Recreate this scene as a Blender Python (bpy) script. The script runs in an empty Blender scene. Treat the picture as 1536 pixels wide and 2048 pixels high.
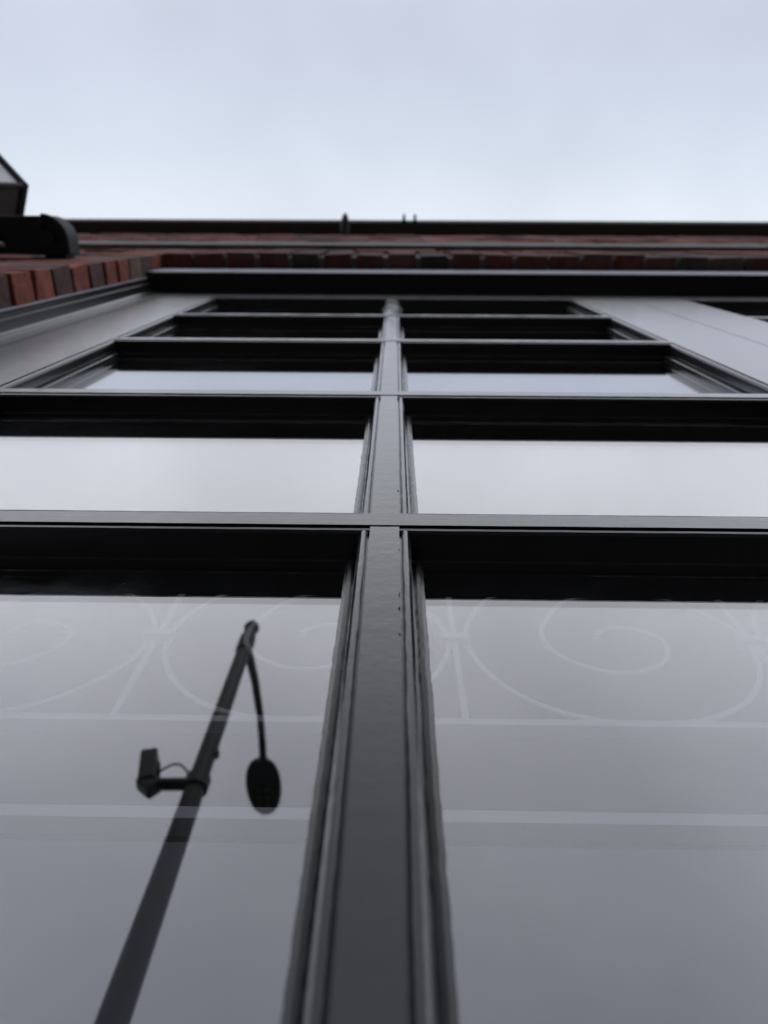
import bpy, math, random
from mathutils import Matrix, Vector, noise
R = math.radians
random.seed(7)
scn = bpy.context.scene
COL = scn.collection

# ---------------------------------------------------------------- camera
CAM = Vector((0.004, -0.15, 1.5))
cam_d = bpy.data.cameras.new('camera')
cam = bpy.data.objects.new('camera', cam_d); COL.objects.link(cam)
Zc = Vector((22, 581, -1420)).normalized()
Xc = Vector((1, -.0093, .0117)); Xc = (Xc - Zc * Xc.dot(Zc)).normalized()
Yc = Zc.cross(Xc)
m3 = Matrix((Xc, Yc, Zc))
cam.matrix_world = Matrix.Translation(CAM) @ m3.to_4x4()
cam_d.sensor_fit = 'VERTICAL'; cam_d.sensor_height = 36; cam_d.lens = 1420 / 2048 * 36
cam_d.clip_start = .005; cam_d.clip_end = 2000
cam_d.dof.use_dof = True; cam_d.dof.focus_distance = .40; cam_d.dof.aperture_fstop = 9
scn.camera = cam

# ---------------------------------------------------------------- world + sun + exposure
SUN_EL, SUN_AZ = 52, 20        # sun behind the building, hidden by cloud
w = bpy.data.worlds.new("World"); scn.world = w; w.use_nodes = True
nt = w.node_tree; nt.nodes.clear()
N = nt.nodes.new
def L(a, b): nt.links.new(a, b)
out = N('ShaderNodeOutputWorld'); bg1 = N('ShaderNodeBackground'); bg2 = N('ShaderNodeBackground'); add = N('ShaderNodeAddShader')
sky = N('ShaderNodeTexSky'); sky.sky_type = 'NISHITA'; sky.sun_disc = False
sky.sun_elevation = R(SUN_EL); sky.sun_rotation = R(SUN_AZ)
L(sky.outputs[0], bg1.inputs[0]); bg1.inputs[1].default_value = .05
# overcast cloud deck: out-of-view street-side sky made brighter to lift glass and paint reflections
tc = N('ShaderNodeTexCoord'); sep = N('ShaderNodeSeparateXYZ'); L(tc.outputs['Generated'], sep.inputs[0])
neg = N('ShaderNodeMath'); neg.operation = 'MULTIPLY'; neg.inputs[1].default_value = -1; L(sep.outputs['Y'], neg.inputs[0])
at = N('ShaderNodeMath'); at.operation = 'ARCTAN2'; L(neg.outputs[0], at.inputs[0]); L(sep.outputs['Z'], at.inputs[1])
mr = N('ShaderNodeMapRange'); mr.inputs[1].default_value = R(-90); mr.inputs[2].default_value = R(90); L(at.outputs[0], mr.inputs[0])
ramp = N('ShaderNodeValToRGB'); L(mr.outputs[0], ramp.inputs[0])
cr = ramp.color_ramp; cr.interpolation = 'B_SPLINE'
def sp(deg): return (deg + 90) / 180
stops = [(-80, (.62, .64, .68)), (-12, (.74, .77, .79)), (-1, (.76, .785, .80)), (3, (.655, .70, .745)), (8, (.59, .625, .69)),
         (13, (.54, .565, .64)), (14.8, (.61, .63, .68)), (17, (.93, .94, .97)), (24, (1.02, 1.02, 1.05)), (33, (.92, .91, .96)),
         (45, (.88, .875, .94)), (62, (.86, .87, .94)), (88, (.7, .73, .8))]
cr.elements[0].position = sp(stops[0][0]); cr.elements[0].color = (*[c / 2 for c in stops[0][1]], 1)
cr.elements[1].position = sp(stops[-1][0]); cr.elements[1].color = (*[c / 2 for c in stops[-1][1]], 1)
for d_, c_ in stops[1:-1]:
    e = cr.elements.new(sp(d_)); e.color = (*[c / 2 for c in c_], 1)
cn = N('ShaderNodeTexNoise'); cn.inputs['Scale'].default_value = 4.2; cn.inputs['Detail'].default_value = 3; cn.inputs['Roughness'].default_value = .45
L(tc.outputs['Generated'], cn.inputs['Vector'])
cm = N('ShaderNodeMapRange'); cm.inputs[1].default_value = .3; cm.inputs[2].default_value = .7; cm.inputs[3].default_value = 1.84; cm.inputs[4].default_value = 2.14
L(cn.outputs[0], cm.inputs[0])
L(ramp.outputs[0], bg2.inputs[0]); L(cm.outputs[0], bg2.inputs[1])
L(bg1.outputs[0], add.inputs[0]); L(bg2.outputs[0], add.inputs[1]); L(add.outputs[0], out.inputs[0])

sd = bpy.data.lights.new('sun', 'SUN'); sd.energy = .5; sd.angle = R(30); sd.color = (1, .97, .93)
so = bpy.data.objects.new('sun', sd); COL.objects.link(so)
sv = Vector((math.sin(R(SUN_AZ)) * math.cos(R(SUN_EL)), math.cos(R(SUN_AZ)) * math.cos(R(SUN_EL)), math.sin(R(SUN_EL))))
so.rotation_euler = sv.to_track_quat('Z', 'Y').to_euler()
scn.view_settings.view_transform = 'Standard'; scn.view_settings.look = 'None'
scn.view_settings.exposure = 0; scn.view_settings.gamma = 1
scn.cycles.max_bounces = 10; scn.cycles.transparent_max_bounces = 16

# ---------------------------------------------------------------- materials
class NT:
    def __init__(s, name):
        s.m = bpy.data.materials.new(name); s.m.use_nodes = True; s.t = s.m.node_tree; s.t.nodes.clear()
        s.o = s.n('ShaderNodeOutputMaterial')
    def n(s, t, **k):
        x = s.t.nodes.new(t)
        for a, b in k.items(): setattr(x, a, b)
        return x
    def l(s, a, b): s.t.links.new(a, b)
    def noise(s, scale, detail=4, rough=.55, stretch=None):
        tc = s.n('ShaderNodeTexCoord'); mp = s.n('ShaderNodeMapping'); s.l(tc.outputs['Object'], mp.inputs[0])
        if stretch: mp.inputs['Scale'].default_value = stretch
        x = s.n('ShaderNodeTexNoise'); x.inputs['Scale'].default_value = scale; x.inputs['Detail'].default_value = detail
        x.inputs['Roughness'].default_value = rough; s.l(mp.outputs[0], x.inputs['Vector']); return x.outputs[0]
    def rng(s, v, a, b, c, d):
        x = s.n('ShaderNodeMapRange'); x.inputs[1].default_value = a; x.inputs[2].default_value = b
        x.inputs[3].default_value = c; x.inputs[4].default_value = d; s.l(v, x.inputs[0]); return x.outputs[0]
    def math(s, op, a, b=None, clamp=False):
        x = s.n('ShaderNodeMath', operation=op, use_clamp=clamp)
        for i, v in enumerate((a, b)):
            if v is None: continue
            if isinstance(v, (int, float)): x.inputs[i].default_value = v
            else: s.l(v, x.inputs[i])
        return x.outputs[0]
    def bump(s, h, dist, strength=1, normal=None):
        b = s.n('ShaderNodeBump'); b.inputs['Distance'].default_value = dist; b.inputs['Strength'].default_value = strength
        s.l(h, b.inputs['Height'])
        if normal: s.l(normal, b.inputs['Normal'])
        return b.outputs[0]
    def schlick(s, f0, p, normal=None):
        g = s.n('ShaderNodeNewGeometry'); d = s.n('ShaderNodeVectorMath', operation='DOT_PRODUCT')
        s.l(g.outputs['Incoming'], d.inputs[0]); s.l(normal or g.outputs['Normal'], d.inputs[1])
        c = s.math('ABSOLUTE', d.outputs['Value']); i = s.math('SUBTRACT', 1.0, c, True)
        q = s.math('POWER', i, p); r = s.math('MULTIPLY', q, 1 - f0); return s.math('ADD', r, f0, True)

def paint(name, col, rough=.2, f0=.045, p=3.05, wr=.00019, streak=None, rv=.3):
    a = NT(name)
    n1 = a.noise(210, 6, .62, streak or (1, 1, 1.3)); n2 = a.noise(900, 3, .6); n3 = a.noise(28, 2)
    b = a.bump(n3, wr * 2, .25); b = a.bump(n1, wr, .8, b); b = a.bump(n2, wr * .22, .7, b)
    f = a.schlick(f0, p, b)
    df = a.n('ShaderNodeBsdfDiffuse'); df.inputs[0].default_value = (*col, 1); a.l(b, df.inputs['Normal'])
    gl = a.n('ShaderNodeBsdfGlossy'); gl.inputs[0].default_value = (1, 1, 1, 1); a.l(b, gl.inputs['Normal'])
    a.l(a.rng(n3, .3, .7, rough * (1 - rv), rough * (1 + rv)), gl.inputs['Roughness'])
    mx = a.n('ShaderNodeMixShader'); a.l(f, mx.inputs[0]); a.l(df.outputs[0], mx.inputs[1]); a.l(gl.outputs[0], mx.inputs[2])
    a.l(mx.outputs[0], a.o.inputs[0]); return a.m

def simple(name, col, rough=.6, metal=0, nz=0, scale=20, bump=0, bscale=60):
    a = NT(name); b = a.n('ShaderNodeBsdfPrincipled'); b.inputs['Base Color'].default_value = (*col, 1)
    b.inputs['Roughness'].default_value = rough; b.inputs['Metallic'].default_value = metal
    if nz:
        r = a.n('ShaderNodeMixRGB', blend_type='MULTIPLY'); r.inputs[0].default_value = 1; r.inputs[1].default_value = (*col, 1)
        a.l(a.rng(a.noise(scale, 6), .3, .7, 1 - nz, 1 + nz), r.inputs[2]); a.l(r.outputs[0], b.inputs['Base Color'])
    if bump: a.l(a.bump(a.noise(bscale, 5), bump), b.inputs['Normal'])
    a.l(b.outputs[0], a.o.inputs[0]); return a.m

def glass_mat():
    a = NT('window glass'); f = a.schlick(.09, 2.2)
    tr = a.n('ShaderNodeBsdfTransparent'); tr.inputs[0].default_value = (.88, .88, .89, 1)
    gl = a.n('ShaderNodeBsdfGlossy'); gl.inputs['Roughness'].default_value = 0.0; gl.inputs[0].default_value = (1, 1, 1, 1)
    mx = a.n('ShaderNodeMixShader'); a.l(f, mx.inputs[0]); a.l(tr.outputs[0], mx.inputs[1]); a.l(gl.outputs[0], mx.inputs[2])
    # thin dusty film: wiped smears and dried droplets
    df = a.n('ShaderNodeBsdfDiffuse'); df.inputs[0].default_value = (.75, .76, .8, 1)
    n1 = a.noise(7, 6, .62, (1, 1, 1.8)); n2 = a.noise(60, 4, .6)
    tc = a.n('ShaderNodeTexCoord'); sx = a.n('ShaderNodeSeparateXYZ'); a.l(tc.outputs['Object'], sx.inputs[0])
    left = a.math('MULTIPLY', a.rng(sx.outputs['X'], -.22, -.11, 1, .02), a.rng(sx.outputs['Z'], 1.80, 1.84, 1, .03))
    s1 = a.math('MULTIPLY', a.rng(n1, .40, .68, 0, 1), left); s2 = a.math('MULTIPLY', s1, a.rng(n2, .3, .7, .35, 1.5))
    sm = a.math('ADD', a.math('MULTIPLY', s2, .30), .0003)
    vo = a.n('ShaderNodeTexVoronoi'); vo.inputs['Scale'].default_value = 85; vo.inputs['Randomness'].default_value = 1; a.l(tc.outputs['Object'], vo.inputs['Vector'])
    dr = a.math('MULTIPLY', a.math('MULTIPLY', a.rng(vo.outputs['Distance'], .06, .10, 1, 0), a.rng(sx.outputs['Z'], 1.80, 1.84, 1, .03)), a.rng(a.noise(12, 3), .56, .62, 0, 1))
    fac = a.math('ADD', sm, a.math('MULTIPLY', dr, .07))
    m2 = a.n('ShaderNodeMixShader'); a.l(fac, m2.inputs[0]); a.l(mx.outputs[0], m2.inputs[1]); a.l(df.outputs[0], m2.inputs[2])
    a.l(m2.outputs[0], a.o.inputs[0]); return a.m

def brick_mat():
    a = NT('red brick'); at = a.n('ShaderNodeAttribute'); at.attribute_name = 'bcol'
    n1 = a.noise(45, 6, .65); n2 = a.noise(9, 4); n3 = a.noise(300, 3)
    m = a.n('ShaderNodeMixRGB', blend_type='MULTIPLY'); m.inputs[0].default_value = 1; a.l(at.outputs['Color'], m.inputs[1]); a.l(a.rng(n1, .3, .7, .55, 1.35), m.inputs[2])
    m2 = a.n('ShaderNodeMixRGB'); a.l(a.rng(n2, .47, .72, 0, .6), m2.inputs[0]); a.l(m.outputs[0], m2.inputs[1]); m2.inputs[2].default_value = (.10, .085, .075, 1)
    b = a.n('ShaderNodeBsdfPrincipled'); b.inputs['Roughness'].default_value = .88; a.l(m2.outputs[0], b.inputs['Base Color'])
    nb = a.bump(n1, .004, .8); nb = a.bump(n3, .0008, .7, nb); a.l(nb, b.inputs['Normal']); a.l(b.outputs[0], a.o.inputs[0]); return a.m

M = {}
M['paint'] = paint('black gloss paint', (.004, .004, .0045))
M['paint_h'] = paint('black gloss paint brushed along', (.004, .004, .0045), wr=.0002, streak=(.10, 1, 3.5))
M['stile'] = paint('black satin paint on the stiles', (.004, .004, .0045), rough=.24, f0=.04, p=3.2, wr=.00001, rv=.02)
M['frame'] = paint('black satin paint', (.004, .004, .0045), rough=.25, f0=.04, p=3.6, wr=.00001, rv=.03)
M['glass'] = glass_mat()
M['brick'] = brick_mat()
M['mortar'] = simple('mortar', (.17, .155, .14), .95, nz=.3, scale=60, bump=.003, bscale=200)
M['stone'] = simple('painted stone', (.13, .125, .12), .8, nz=.25, scale=25, bump=.002)
M['lintel'] = simple('grey galvanised steel', (.42, .42, .48), .45, nz=.12, scale=30)
M['gutter'] = simple('dark brown painted metal', (.03, .023, .025), .5, nz=.2)
M['roof'] = simple('slate', (.06, .06, .065), .8, nz=.3)
M['iron'] = simple('black powder coated metal', (.006, .006, .008), .6)
M['pole'] = simple('dark grey green painted steel', (.009, .0095, .010), .55, nz=.2, scale=8)
M['white'] = simple('off white paint', (.42, .43, .46), .7)
M['lgray'] = simple('brushed grey metal', (.5, .5, .52), .35, 1)
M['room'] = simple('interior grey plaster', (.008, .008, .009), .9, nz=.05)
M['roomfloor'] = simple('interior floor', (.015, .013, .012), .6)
M['panel'] = simple('pale board', (.15, .15, .165), .9, nz=.03, scale=3)
M['asphalt'] = simple('asphalt', (.05, .05, .052), .9, nz=.3, scale=40, bump=.004, bscale=150)
M['paving'] = simple('wet dark paving', (.07, .069, .066), .9, nz=.25, scale=6, bump=.002)
M['soil'] = simple('grass and soil', (.06, .08, .035), .95, nz=.3, scale=3)
M['frost'] = simple('frosted lantern glass', (.62, .62, .64), .3)
M['frost_shade'] = simple('shaded lantern glass', (.05, .05, .055), .25)  # dark copy of the frosted panes: wall-side shade put into the colour
M['lens'] = simple('lamp lens', (.35, .35, .36), .2)
M['dark'] = simple('dark plastic', (.007, .007, .008), .5)
M['led'] = simple('led chip', (.12, .12, .12), .4)

# ---------------------------------------------------------------- helpers
class MB:
    def __init__(s): s.v = []; s.f = []; s.c = []
    def quad(s, pts, col=None):
        i = len(s.v); s.v += [tuple(p) for p in pts]; s.f.append(tuple(range(i, i + len(pts)))); s.c.append(col)
    def box(s, x0, x1, y0, y1, z0, z1, jit=0, col=None, mat=None):
        P = [Vector((x, y, z)) for z in (z0, z1) for y in (y0, y1) for x in (x0, x1)]
        if jit: P = [p + Vector([random.uniform(-jit, jit) for _ in range(3)]) for p in P]
        if mat: P = [mat @ p for p in P]
        i = len(s.v); s.v += [tuple(p) for p in P]
        for q in ((0, 2, 3, 1), (4, 5, 7, 6), (0, 1, 5, 4), (2, 6, 7, 3), (0, 4, 6, 2), (1, 3, 7, 5)):
            s.f.append(tuple(i + k for k in q)); s.c.append(col)
    def tube(s, pts, rad, n=12, cap=True):
        pts = [Vector(p) for p in pts]; rs = rad if isinstance(rad, (list, tuple)) else [rad] * len(pts)
        base = len(s.v); up = None
        for k, p in enumerate(pts):
            t = (pts[min(k + 1, len(pts) - 1)] - pts[max(k - 1, 0)]).normalized()
            if up is None: up = t.orthogonal().normalized()
            up = (up - t * up.dot(t)).normalized(); b = t.cross(up)
            for j in range(n):
                a = 2 * math.pi * j / n; s.v.append(tuple(p + (up * math.cos(a) + b * math.sin(a)) * rs[k]))
        for k in range(len(pts) - 1):
            for j in range(n):
                a = base + k * n + j; c = base + k * n + (j + 1) % n
                s.f.append((a, c, c + n, a + n)); s.c.append(None)
        if cap:
            s.f.append(tuple(base + j for j in reversed(range(n)))); s.c.append(None)
            e = base + (len(pts) - 1) * n; s.f.append(tuple(e + j for j in range(n))); s.c.append(None)
    def prism(s, outline, z0, z1):
        n = len(outline); i = len(s.v)
        s.v += [(x, y, z0) for x, y in outline] + [(x, y, z1) for x, y in outline]
        s.f.append(tuple(i + k for k in reversed(range(n)))); s.f.append(tuple(i + n + k for k in range(n))); s.c += [None, None]
        for k in range(n): s.f.append((i + k, i + (k + 1) % n, i + n + (k + 1) % n, i + n + k)); s.c.append(None)
    def build(s, name, mat, parent=None, smooth=False, bevel=0, angle=35):
        me = bpy.data.meshes.new(name); me.from_pydata(s.v, [], s.f)
        if any(c is not None for c in s.c):
            at = me.color_attributes.new('bcol', 'FLOAT_COLOR', 'CORNER'); k = 0
            for fi, p in enumerate(me.polygons):
                for _ in p.loop_indices: at.data[k].color = (*(s.c[fi] or (.2, .08, .06)), 1); k += 1
        me.materials.append(mat)
        o = bpy.data.objects.new(name, me); COL.objects.link(o)
        if parent: o.parent = parent
        if smooth:
            for p in me.polygons: p.use_smooth = True
            try: me.set_sharp_from_angle(angle=R(angle))
            except Exception: pass
        if bevel:
            b = o.modifiers.new('bevel', 'BEVEL'); b.width = bevel; b.segments = 2; b.limit_method = 'ANGLE'
        return o
def tag(o, label=None, cat=None, group=None, kind=None):
    if label: o['label'] = label
    if cat: o['category'] = cat
    if group: o['group'] = group
    if kind: o['kind'] = kind
    return o
def empty(name, loc=(0, 0, 0), rz=0):
    o = bpy.data.objects.new(name, None); COL.objects.link(o); o.location = loc; o.rotation_euler.z = rz; return o

# ---------------------------------------------------------------- ground
Z0 = 1.5
b = MB(); b.box(-600, 600, -600, 600, -.5, -.12); tag(b.build('ground', M['soil']), kind='structure')
b = MB(); b.box(-300, 300, -9.5, -2.98, -.3, -.116); tag(b.build('road', M['asphalt']), kind='structure')
b = MB(); b.box(-300, 300, -2.85, 6, -.2, 0.0); tag(b.build('pavement', M['paving']), kind='structure')
b = MB()
for k in range(-40, 40): b.box(k * .9, k * .9 + .892, -2.98, -2.852, -.25, .004)
tag(b.build('kerb', M['stone']), kind='structure')

# ---------------------------------------------------------------- building
bld = empty('brick_building')
tag(bld, 'red brick street front with black multi-paned windows, seen steeply from below', 'building')
OX0, OX1, OZ0, OZ1 = -.55, 1.545, .55, 3.28          # brick opening (lintel course bottom at OZ1)
FY = -.077                                            # brick face
TOPZ = 5.95
def bcol():
    t = random.random()
    if t < .20: return (.09, .045, .038)
    if t < .29: return (.17, .115, .09)
    k = random.uniform(.75, 1.15); return (.255 * k, .070 * k, .046 * k)
H = .072; J = .0125
bw = MB(); mo = MB()
x_lo, x_hi = -3.2, 4.6
# mortar body with the opening left free
mf = FY + .007
RE = .008
mo.box(x_lo, OX0 - RE, mf, .12, -.1, TOPZ)
mo.box(OX1 + RE, x_hi, mf, .12, -.1, TOPZ)
mo.box(OX0 - RE, OX1 + RE, mf, .12, -.1, OZ0)
mo.box(OX0 - RE, OX1 + RE, mf, .12, OZ1 + RE, TOPZ)
def course(z0, z1, xa, xb, off, ends=(0, 0)):
    x = xa - off
    while x < xb - .02:
        a, c = max(x, xa), min(x + .215, xb)
        if c - a > .035:
            d = random.uniform(-.0022, .0022)
            bw.box(a, c, FY + d, FY + .1025, z0, z1 - J, jit=.0022, col=bcol())
        x += .225
z = 2.569 - 35 * H; k = 0
while z < TOPZ - .03:
    z1 = min(z + H, TOPZ); off = .1125 * (k % 2)
    inside = z1 > OZ0 + .03 and z < OZ1 + .205
    if inside:
        # bonded so that the jamb ends alternate headers and stretchers
        n = 12
        xb = OX0; x = xb - (0.1025 if k % 2 else .215)
        bw_end = [(x, xb)]
        while x > x_lo: bw_end.append((max(x - .225, x_lo), x - J)); x -= .225
        for a, c in bw_end:
            if c - a > .03: bw.box(a, c, FY + random.uniform(-.002, .002), FY + .1025, z, z1 - J, jit=.0030, col=bcol())
        xa = OX1; x = xa + (0.1025 if k % 2 else .215)
        lst = [(xa, x)]
        while x < x_hi: lst.append((x + J, min(x + .225, x_hi))); x += .225
        for a, c in lst:
            if c - a > .03: bw.box(a, c, FY + random.uniform(-.002, .002), FY + .1025, z, z1 - J, jit=.0030, col=bcol())
    else:
        course(z, z1, x_lo, x_hi, off + .05)
    z += H; k += 1
wall = bw.build('brick_wall', M['brick'], bld, bevel=.0018)
mo.build('mortar', M['mortar'], wall)
# rowlock course standing on the lintel
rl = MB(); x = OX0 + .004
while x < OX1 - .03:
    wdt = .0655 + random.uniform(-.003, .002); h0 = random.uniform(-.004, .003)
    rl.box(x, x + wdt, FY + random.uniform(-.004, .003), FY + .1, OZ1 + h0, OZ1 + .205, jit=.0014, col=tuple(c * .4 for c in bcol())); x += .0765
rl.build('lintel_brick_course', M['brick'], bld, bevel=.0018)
b = MB(); b.box(OX0 - .0, OX1, -.045, .10, 3.165, OZ1 - .006); b.build('steel_lintel', M['lintel'], bld, bevel=.002)
b = MB(); b.box(x_lo - .01, x_hi + .01, -.0895, 0.0, 3.59, 3.86)
b.quad([(x_lo - .01, -.0895, 3.8605), (x_hi + .01, -.0895, 3.8605), (x_hi + .01, FY + .002, 3.885), (x_lo - .01, FY + .002, 3.885)])
b.build('belt_course', M['stone'], bld, bevel=.003)
# eaves gutter
b = MB(); gp = [(-.155, 5.96), (-.158, 6.06), (-.145, 6.08), (-.02, 6.08), (-.02, 5.945), (-.145, 5.945)]
for (y0, z0), (y1, z1) in zip(gp, gp[1:] + gp[:1]):
    for i in range(16):
        xa = x_lo - .05 + (x_hi - x_lo + .1) * i / 16; xb = x_lo - .05 + (x_hi - x_lo + .1) * (i + 1) / 16
        b.quad([(xa, y0, z0), (xa, y1, z1), (xb, y1, z1), (xb, y0, z0)])
b.build('gutter', M['gutter'], bld)
b = MB(); b.quad([(x_lo - .1, -.1, 6.083), (x_hi + .1, -.1, 6.083), (x_hi + .1, 3.2, 7.6), (x_lo - .1, 3.2, 7.6)])
b.quad([(x_lo - .1, 6.5, 6.083), (x_hi + .1, 6.5, 6.083), (x_hi + .1, 3.2, 7.6), (x_lo - .1, 3.2, 7.6)]); b.build('roof', M['roof'], bld)

# ---- fixed window frame
wf = MB()
def jamb(sx, xo):       # stepped black trim between brick and sash, mirrored by sx
    prof = [(.012, -.030), (.0, -.0305), (-.0040, -.0305), (-.0044, -.0205), (-.0100, -.0200), (-.0106, -.0120), (-.0112, -.0052), (-.0155, -.0030), (-.0180, -.0026), (-.0190, -.0006), (-.0515, -.0003), (-.0515, .06), (.012, .06)]
    pts = [(xo - sx * a, y) for a, y in prof]
    zs = [OZ0 + (3.165 - OZ0) * i / 60 for i in range(61)]
    for (xa, ya), (xb, yb) in zip(pts, pts[1:]):
        for z0, z1 in zip(zs, zs[1:]):
            wf.quad([(xa, ya, z0), (xb, yb, z0), (xb, yb, z1), (xa, ya, z1)])
jamb(1, OX0); jamb(-1, OX1)
frame = wf.build('window_frame', M['frame'], bld)
b = MB(); b.box(OX0 + .003, OX1 - .003, -.0435, .06, 3.158, 3.1645); b.box(OX0 + .0505, OX1 - .0505, .0012, .06, 3.1285, 3.1575)
b.build('frame_head', M['frame'], frame, bevel=.0015)
b = MB(); b.box(OX0 - .03, OX1 + .03, -.13, .06, .505, .56); b.build('sill', M['frame'], frame, bevel=.004)
for xx in (OX0, OX1):
    b = MB(); b.box(xx - .003, xx + .003, -.033, -.0308, OZ0, 3.16); b.build('caulk_bead', M['lintel'], frame)

# ---- moulded sash members
HALF_V = [(.0077, 0.0), (.00775, .0030), (.0088, .0032), (.0090, .0016), (.0103, .0007), (.0120, .0010), (.0133, .0026), (.0138, .0060), (.0140, .0178),
        (.0164, .0182), (.0165, .0150), (.0181, .0146), (.0185, .0160), (.0201, .0165), (.0205, .0220), (.0205, .0235)]
HALF_H = [(.0077, 0.0), (.00775, .0030), (.0086, .0032), (.0089, .0018), (.0103, .0010), (.0120, .0013), (.0133, .0028), (.0138, .0062), (.0140, .0178),
        (.0147, .0186), (.0150, .0220), (.0150, .0235)]
CHIPS = [(.2606, .0012, .0014), (.241, .0011, .0010), (.4015, .0010, .0022), (.2725, .0006, .003), (.318, .0005, .002)]
def nz(x, y, z, s, amp): return (noise.noise(Vector((x * s, y * s, z * s)))) * amp
def jit(p, a, kind, c0=0):
    """hand painted irregularity: low waves, drips and nibs near the arrises"""
    x, y, z = p
    ax = z if kind == 'v' else x
    sd_ = 0 if abs(a) < .0076 else math.copysign(1, a); g = sd_ * (1 if abs(a) < .0095 else 2 if abs(a) < .0145 else 3)
    o = (c0 * 7.3 if kind == 'v' else c0 * 3.1) + g * .37
    d = noise.noise(Vector((o * 3, ax * 38, 1))) * .00012 + noise.noise(Vector((o * 5, ax * 170, 5))) * (.00007 if abs(g) < 3 else .00032)
    e = noise.noise(Vector((g * 3.3, ax * 120, c0 * 9))) * .00008
    if kind == 'v' and a > 0 and .0076 < a < .0079:
        for zc_, dp_, hw in CHIPS:
            q = abs(z - Z0 - zc_) / hw
            if q < 1: d -= dp_ * (1 - q * q)
    nib = max(0, noise.noise(Vector((ax * 70 + 3, 3.3, g * 9))) - .5) * .003 if abs(a) > .0195 else 0
    if kind == 'v': return (x + d + math.copysign(nib, a), y + e, z)
    return (x, y + e, z + d)
def member(mb, kind, c, lo, hi, left=True, right=True, wide=(0, 0), yoff=0, step=.003):
    """kind v: runs in Z at x=c; kind h: runs in X at z=c. moulded on the sides asked for; wide = plain width beyond c on the other side"""
    prof = []; HALF = HALF_V if kind == 'v' else HALF_H
    if left: prof += [(-a, y) for a, y in reversed(HALF)]
    else: prof += [(-wide[0], .030), (-wide[0], 0.0)]
    if right: prof += list(HALF)
    else: prof += [(wide[1], 0.0), (wide[1], .030)]
    # add crossing segments over the flat for subtle unevenness
    fl = [(-.0077 if left else -wide[0]), (.0077 if right else wide[1])]
    idx = max(i for i, q in enumerate(prof) if q[0] == fl[0] and q[1] == 0.0)
    nf = max(2, int((fl[1] - fl[0]) / .0025))
    for j in range(1, nf): prof.insert(idx + j, (fl[0] + (fl[1] - fl[0]) * j / nf, 0.0))
    n = max(2, int((hi - lo) / step)); rows = []
    for i in range(n + 1):
        t = lo + (hi - lo) * i / n; row = []
        for a, y in prof:
            p = (c + a, y + yoff, t) if kind == 'v' else (t, y + yoff, c + a)
            p = jit(p, a, kind, c) if (left and right) else p; row.append(len(mb.v)); mb.v.append(p)
        rows.append(row)
    for r0, r1 in zip(rows, rows[1:]):
        for j in range(len(prof) - 1):
            q = (r0[j], r0[j + 1], r1[j + 1], r1[j]); mb.f.append(q if kind == 'v' else q[::-1]); mb.c.append(None)
    # the inside half of the bar, behind the glass
    if left and right:
        if kind == 'v': mb.box(c - .0132, c + .0132, .0255 + yoff, .040 + yoff, lo, hi)
        else: mb.box(lo, hi, .0257 + yoff, .0402 + yoff, c - .0132, c + .0132)
ROW0, PITCH = Z0 + .356, .308
SX = .4975; SB, ST = .575, 3.128
rows = [ROW0 + PITCH * k + {2: .016, 3: -.011}.get(k, 0) for k in range(-3, 4)]
RAILB = ROW0 + PITCH * 4 - .011      # lower edge centre line of the top rail moulding
STI = .381                            # inner face edge of stiles
proto = None
sb = MB()
member(sb, 'v', -STI - .0077, SB, ST, left=False, right=True, wide=(SX - .0008 - STI - .0077, 0), step=.005)
member(sb, 'v', STI + .0077, SB, ST, left=True, right=False, wide=(0, SX - .0008 - STI - .0077), step=.005)
member(sb, 'h', RAILB, -STI + .0005, STI - .0005, left=True, right=False, wide=(0, ST - .002 - RAILB), yoff=.0004, step=.006)
member(sb, 'h', SB + .09, -STI + .0005, STI - .0005, left=False, right=True, wide=(.088, 0), yoff=.0004, step=.006)
sb.box(-SX + .001, -STI - .012, .0255, .040, SB, ST); sb.box(STI + .012, SX - .001, .0255, .040, SB, ST)
sb.box(-STI - .011, STI + .011, .0255, .040, RAILB, ST - .001)
proto = sb.build('sash', M['stile'], bld, smooth=True, angle=50)
for zc in rows:
    near = 1.5 < zc < 2.6
    b = MB(); member(b, 'h', zc, -STI, STI, step=.0018 if near else .006); b.build('muntin', M['paint_h'], proto, smooth=True, angle=28)
edges = [SB + .09] + rows + [RAILB]
b = MB()
for z0, z1 in zip(edges, edges[1:]):
    g = .0079
    member(b, 'v', 0, z0 + g, z1 - g, yoff=.0005, step=.0016 if 1.4 < z1 < 2.6 else .005)
b.build('muntin', M['paint'], proto, smooth=True, angle=28)
b = MB()
for y in (.0221, .0241):
    b.quad([(-STI - .015, y, SB + .07), (STI + .015, y, SB + .07), (STI + .015, y, RAILB + .015), (-STI - .015, y, RAILB + .015)])
b.build('glass_pane', M['glass'], proto)
s2 = proto.copy(); COL.objects.link(s2); s2.parent = bld; s2.location.x = 2 * SX
for ch in list(proto.children):
    c = ch.copy(); COL.objects.link(c); c.parent = s2

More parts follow.
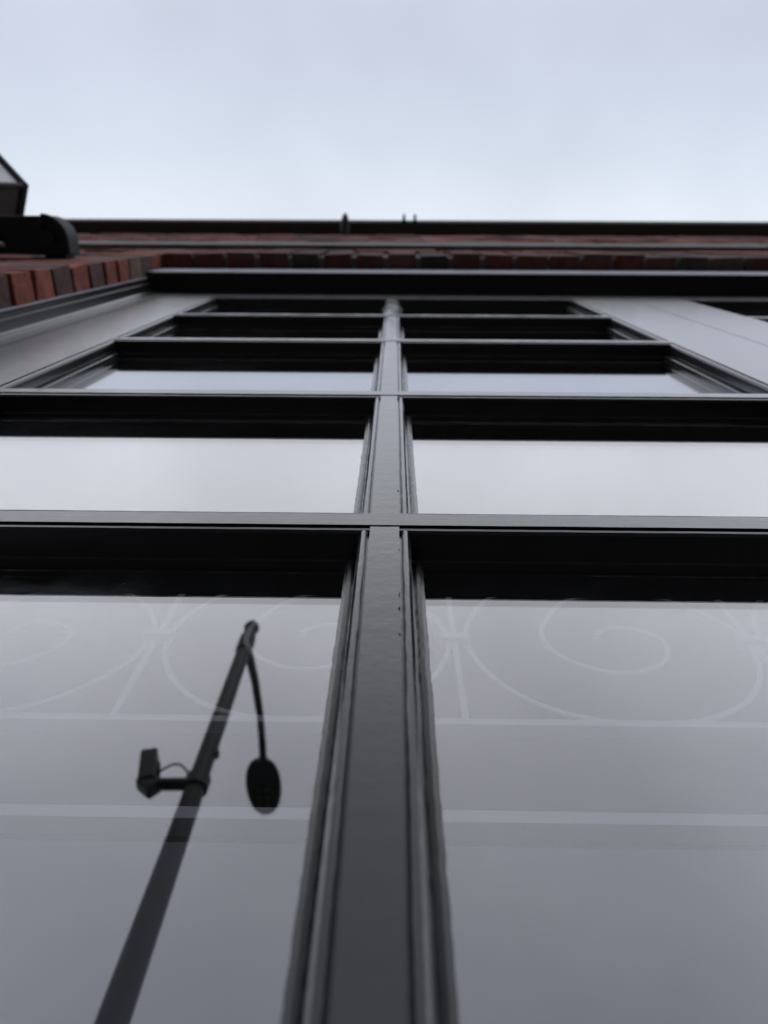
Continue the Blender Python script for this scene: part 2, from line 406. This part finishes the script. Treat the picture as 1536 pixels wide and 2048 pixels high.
# ---- room behind the window
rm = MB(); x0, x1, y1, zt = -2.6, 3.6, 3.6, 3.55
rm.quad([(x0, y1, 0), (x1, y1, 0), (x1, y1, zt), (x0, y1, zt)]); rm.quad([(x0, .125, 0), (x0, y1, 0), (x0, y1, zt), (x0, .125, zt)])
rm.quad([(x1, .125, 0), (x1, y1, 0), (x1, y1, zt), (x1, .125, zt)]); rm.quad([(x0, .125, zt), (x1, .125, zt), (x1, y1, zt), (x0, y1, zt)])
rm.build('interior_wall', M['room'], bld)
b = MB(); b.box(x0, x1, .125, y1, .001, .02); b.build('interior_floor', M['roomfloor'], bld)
b = MB(); b.box(x_lo, x_hi, 6.4, 6.5, 0, 6.05); b.box(x_lo, x_lo + .1, .13, 6.4, 0, 6.0); b.box(x_hi - .1, x_hi, .13, 6.4, 0, 6.0); b.build('rear_wall', M['stone'], bld)

# ---------------------------------------------------------------- scroll grille inside the glass
GY = .22
gr = empty('scroll_grille', (0, GY, 1.0)); gl = lambda x, z: (x, 0, z - 1.0)
tag(gr, 'pale scrolled ironwork screen standing just inside the window glass', 'screen')
SP = .2845; bx0 = .0645
def flat(mb, pts, wd, dp=.004):     # flat bar following a curve in the grille's plane
    pts = [Vector(p) for p in pts]; base = len(mb.v)
    for k, p in enumerate(pts):
        t = (pts[min(k + 1, len(pts) - 1)] - pts[max(k - 1, 0)]).normalized(); nn = Vector((-t.z, 0, t.x)) * wd / 2
        for q, y in ((nn, -dp), (-nn, -dp), (-nn, dp), (nn, dp)): v = p + q; mb.v.append((v.x, y, v.z))
    for k in range(len(pts) - 1):
        for j in range(4):
            a = base + k * 4 + j; c = base + k * 4 + (j + 1) % 4; mb.f.append((a, c, c + 4, a + 4)); mb.c.append(None)
    mb.f.append((base, base + 3, base + 2, base + 1)); e = len(mb.v) - 4; mb.f.append((e, e + 1, e + 2, e + 3)); mb.c += [None, None]
XS = [bx0 + SP * k for k in range(-2, 6)]
rkey = [(95, .118), (140, .131), (180, .134), (225, .130), (270, .122), (315, .130), (360, .134), (400, .120), (450, .088), (500, .064), (540, .060), (590, .053), (630, .052), (680, .054), (720, .055), (765, .034), (810, .018), (860, .010)]
def rad(t):
    for (a, ra), (c, rc) in zip(rkey, rkey[1:]):
        if a <= t <= c: u = (t - a) / (c - a); u = u * u * (3 - 2 * u) * .35 + u * .65; return ra + (rc - ra) * u
    return rkey[-1][1]
for xb in XS:
    b = MB(); b.box(xb - .0028, xb + .0028, -.0015, .0015, gl(0, Z0 + .4615)[2], gl(0, Z0 + .718)[2]); b.build('bar', M['white'], gr)
for xb in XS[:-1]:
    cx_ = xb + SP / 2 + .003; b = MB(); pts = []
    for i in range(160):
        t = 95 + (860 - 95) * i / 159; r = rad(t); pts.append((cx_ + r * math.cos(R(t)), 0, gl(0, Z0 + .583)[2] + r * math.sin(R(t)) * .98))
    flat(b, pts, .0048, .0010); b.build('scroll', M['white'], gr)
for xb in XS:
    b = MB(); b.box(xb - .014, xb + .014, -.006, .006, gl(0, Z0 + .578)[2], gl(0, Z0 + .589)[2]); b.build('collar', M['white'], gr, bevel=.001)
b = MB(); b.box(XS[0] - .1, XS[-1] + .1, -.006, .006, gl(0, Z0 + .4525)[2], gl(0, Z0 + .4595)[2]); b.box(XS[0] - .1, XS[-1] + .1, -.006, .006, gl(0, Z0 + .720)[2], gl(0, Z0 + .727)[2])
b.build('rail', M['white'], gr)
b = MB(); b.box(XS[0] - .1, XS[-1] + .1, -.008, .008, gl(0, Z0 + .3525)[2], gl(0, Z0 + .3625)[2]); b.build('rail', M['white'], gr)
b = MB(); b.box(XS[0] - .1, XS[-1] + .1, -.002, .006, -1.0 + .03, gl(0, Z0 + .3385)[2]); b.build('lower_panel', M['panel'], gr)
for xb in (XS[0] - .09, XS[-1] + .09):
    b = MB(); b.box(xb - .01, xb + .01, .0065, .02, -.97, gl(0, Z0 + .727)[2]); b.build('post', M['white'], gr)

# ---------------------------------------------------------------- wall lantern on its bracket (upper left)
lx, ly, lz = -1.015, -.205, Z0 + 1.62
lan = empty('wall_lantern', (lx, ly, lz)); tag(lan, 'black hexagonal wall lantern on a round-ended bracket fixed to the brickwork', 'lantern')
def hexa(r, z, a0=-10): return [Vector((r * math.cos(R(a0 + 60 * k)), r * math.sin(R(a0 + 60 * k)), z)) for k in range(6)]
lo_, hi_ = hexa(.085, .02), hexa(.124, .25)
b = MB()
for k in range(6):
    b.tube([lo_[k], hi_[k]], .0065, 6); b.tube([lo_[k], lo_[(k + 1) % 6]], .006, 6); b.tube([hi_[k], hi_[(k + 1) % 6]], .0085, 6)
b.build('lantern_frame', M['iron'], lan)
for k in range(6):
    b = MB(); q = [lo_[k], lo_[(k + 1) % 6], hi_[(k + 1) % 6], hi_[k]]; b.quad([p * .985 for p in q]); b.build('lantern_pane', M['frost'] if k in (0, 3, 4, 5) and k != 0 else M['frost_shade'], lan)
b = MB(); h2, h3 = hexa(.132, .262), hexa(.03, .36)
for k in range(6): b.quad([h2[k], h2[(k + 1) % 6], h3[(k + 1) % 6], h3[k]])
b.quad(list(reversed(h2))); b.quad(h3); b.build('lantern_roof', M['iron'], lan)
b = MB(); b.tube([(0, 0, .36), (0, 0, .375), (0, 0, .39), (0, 0, .41)], [.012, .018, .012, .002], 12); b.build('finial', M['iron'], lan, smooth=True)
b = MB(); b.prism([(p.x, p.y) for p in hexa(.088, 0)], 0, .015); b.tube([(0, 0, .015), (0, 0, .1)], .02, 12); b.build('lantern_base', M['iron'], lan)
b = MB(); b.tube([(0, 0, .1), (0, 0, .12), (0, 0, .16), (0, 0, .185)], [.018, .03, .03, .008], 14); b.build('bulb', M['lens'], lan, smooth=True)
# bracket arm: round ended channel lying along the wall
bx = MB(); arm = []
ax1 = -.661 - lx; yo, yi = -.158 - ly, -.088 - ly
arm += [(-.13, yo), (ax1 - .045, yo)]
for k in range(1, 9): a = R(90 - k * 90 / 8); arm.append((ax1 - .045 + .045 * math.cos(a), yo + .045 - .045 * math.sin(a)))
arm += [(ax1, yi + .004), (ax1 - .012, yi + .004), (-.13, yi)]
bx.prism(list(reversed(arm)), -.085, -.03); bx.build('bracket_arm', M['iron'], lan, bevel=.002)
b = MB()
outl = [(x, y) for x, y in arm[1:-2]]
b.tube([(x, y, -.087) for x, y in outl], .0045, 8); b.build('bracket_rim', M['iron'], lan, smooth=True)
b = MB(); b.box(-.716 - lx, -.672 - lx, yi - .002, FY - ly, -.08, -.035); b.build('bracket_foot', M['iron'], lan, bevel=.003)
for xx, yy, rr in ((-.695, -.118, .013), (-.712, -.142, .009), (-.80, -.12, .007)):
    b = MB(); b.tube([(xx - lx, yy - ly, -.096), (xx - lx, yy - ly, -.084)], rr, 6); b.build('bolt', M['iron'], lan)
b = MB(); b.tube([(0, 0, -.05), (0, 0, 0)], .022, 12); b.build('lantern_stem', M['iron'], lan)
b = MB(); b.box(-1.16 - lx, -.80 - lx, FY - .011 - ly, FY - .003 - ly, -.30, -.09); b.build('wall_plate', M['iron'], lan, bevel=.01)
b = MB(); b.tube([(-.79 - lx, -.10 - ly, -.075), (-.83 - lx, -.115 - ly, -.12), (-.92 - lx, -.10 - ly, -.22)], .007, 8); b.build('stay', M['lgray'], lan, smooth=True)

# ---------------------------------------------------------------- eaves fittings
hk = empty('wall_hook', (-.281, -.07, Z0 + 4.36)); tag(hk, 'small dark pointed iron hook jutting out past the eaves', 'hook')
b = MB(); b.box(-.016, .016, -.004, .012, -.03, .05); b.build('hook_plate', M['iron'], hk, bevel=.002)
b = MB(); b.tube([(0, .0, 0), (0, -.07, .01), (0, -.105, .03), (0, -.122, .05)], [.028, .026, .017, .005], 10); b.build('hook_spike', M['iron'], hk, smooth=True)
g0 = None
for i, x in enumerate((.056, .119)):
    c = empty('gutter_clip', (x, -.152, Z0 + 4.45))
    tag(c, ('small wire clip poking over the gutter edge, %s of a close pair' % ('left one', 'right one')[i]), 'clip', 'wire clips on the gutter edge')
    b = MB(); b.tube([(0, .01, 0), (0, -.02, -.004), (0, -.032, .004), (0, -.03, .016)], [.009, .008, .007, .003], 8); b.build('clip_wire', M['iron'], c, smooth=True)
    b = MB(); b.box(-.012, .012, -.006, .004, -.003, .02); b.build('clip_pad', M['iron'], c, bevel=.001)

# ---------------------------------------------------------------- street lamp at the kerb (seen mirrored in the glass)
px, py = -1.035, .19 - 2.8
sl = empty('street_lamp', (px, py, 0)); tag(sl, 'tall dark steel street lamp reaching over the road, mirrored in the lower left pane', 'street lamp')
zt = Z0 + 4.50
b = MB(); b.tube([(0, 0, .25), (0, 0, 1.6), (0, 0, 3.2), (0, 0, 4.6), (0, 0, zt - .05), (0, 0, zt)], [.076, .071, .065, .052, .047, .045], 28); b.build('pole', M['pole'], sl, smooth=True)
b = MB(); b.tube([(0, 0, 0), (0, 0, .04), (0, 0, .05), (0, 0, .28), (0, 0, .3)], [.15, .15, .11, .105, .078], 24); b.build('pole_base', M['pole'], sl, smooth=True)
b = MB(); b.tube([(0, 0, zt), (0, 0, zt + .015), (0, 0, zt + .05), (0, 0, zt + .09), (0, 0, zt + .115)], [.03, .05, .058, .045, .005], 20); b.build('finial', M['pole'], sl, smooth=True)
b = MB(); arm = [(0, -.0, zt - .18), (.0, -.12, zt - .11), (.012, -.4, zt - .03), (.02, -.75, zt + .02), (.02, -1.0, zt + .03), (.018, -1.25, zt + .02)]
b.tube(arm, [.034, .034, .031, .029, .029, .03], 14); b.build('arm', M['pole'], sl, smooth=True)
b = MB(); b.tube([(0, 0, zt - .26), (0, 0, zt - .10)], .058, 20); b.build('arm_collar', M['pole'], sl, smooth=True)
b = MB(); n = 26; rws = []
hy0, hy1 = -1.21, -1.77
for i in range(21):
    t = (1 - math.cos(math.pi * i / 20)) / 2; y = hy0 + (hy1 - hy0) * t
    u = t ** .86; wv = .030 + .116 * math.sqrt(max(0.0, 1 - abs(2 * u - 1) ** (1.9 if u < .5 else 2.3)))
    if i == 20: wv = .012
    rws.append((y, wv, .04 + .03 * math.sin(math.pi * t)))
for y, wv, hv in rws:
    for j in range(n):
        a = 2 * math.pi * j / n; zz = math.sin(a) * hv; b.v.append((.005 + wv * math.cos(a), y, zt + .02 + (zz if zz > 0 else zz * .55)))
for i in range(len(rws) - 1):
    for j in range(n):
        a = i * n + j; c = i * n + (j + 1) % n; b.f.append((a, c, c + n, a + n)); b.c.append(None)
b.f.append(tuple(range(n))); b.c.append(None); b.f.append(tuple((len(rws) - 1) * n + j for j in range(n))); b.c.append(None)
hd = b.build('lamp_head', M['dark'], sl, smooth=True, angle=60)
b = MB(); ol = [(.005 + .09 * math.cos(a), -1.56 + .17 * math.sin(a)) for a in [2 * math.pi * k / 24 for k in range(24)]]
b.prism(ol, zt - .034, zt - .012); b.build('lens', M['dark'], hd)
for i in range(2):
    for k in range(3):
        b = MB(); b.tube([(-.03 + i * .07, -1.47 - k * .08, zt - .040), (-.03 + i * .07, -1.47 - k * .08, zt - .034)], .016, 10); b.build('led_module', M['led'], hd)

# security camera strapped to the pole
cz = Z0 + 2.965
sc_ = empty('security_camera', (px, py, cz)); tag(sc_, 'black box camera on a short arm, strapped partway up the street lamp pole', 'camera')
b = MB(); b.tube([(0, 0, -.035), (0, 0, .04)], .069, 24); b.build('strap_collar', M['dark'], sc_, smooth=True)
b = MB(); b.tube([(-.05, 0, .0), (-.22, 0, -.005)], .034, 14); b.build('bracket_arm', M['dark'], sc_, smooth=True)
b = MB(); mt = Matrix.Translation((-.285, 0, .075)) @ Matrix.Rotation(R(-14), 4, 'Y')
b.box(-.046, .046, -.06, .05, -.08, .15, mat=mt); b.box(-.052, .052, -.075, -.055, .02, .158, mat=mt); b.box(.040, .062, -.03, .03, -.02, .06, mat=mt); b.build('housing', M['dark'], sc_, bevel=.012)
b = MB(); mt2 = Matrix.Translation((-.25, 0, -.02)) @ Matrix.Rotation(R(38), 4, 'Y'); b.box(-.065, .05, -.04, .04, -.04, .04, mat=mt2); b.build('swivel', M['dark'], sc_, bevel=.01)
b = MB(); mt3 = mt @ Matrix.Translation((0, -.115, .05)); b.tube([mt3 @ Vector((0, .05, 0)), mt3 @ Vector((0, .03, 0))], .035, 16); b.build('lens', M['lens'], sc_, smooth=True)
b = MB(); pts = [(-.235 + .17 * t, .0, .08 + .07 * math.sin(math.pi * t)) for t in [k / 14 for k in range(15)]]; b.tube(pts, .0065, 8); b.build('cable', M['dark'], sc_, smooth=True)
b = MB(); b.box(.03, .068, -.02, .02, .21, .255); jb = b.build('junction_box', M['dark'], sl, bevel=.008); jb.location = (0, 0, cz - 0)
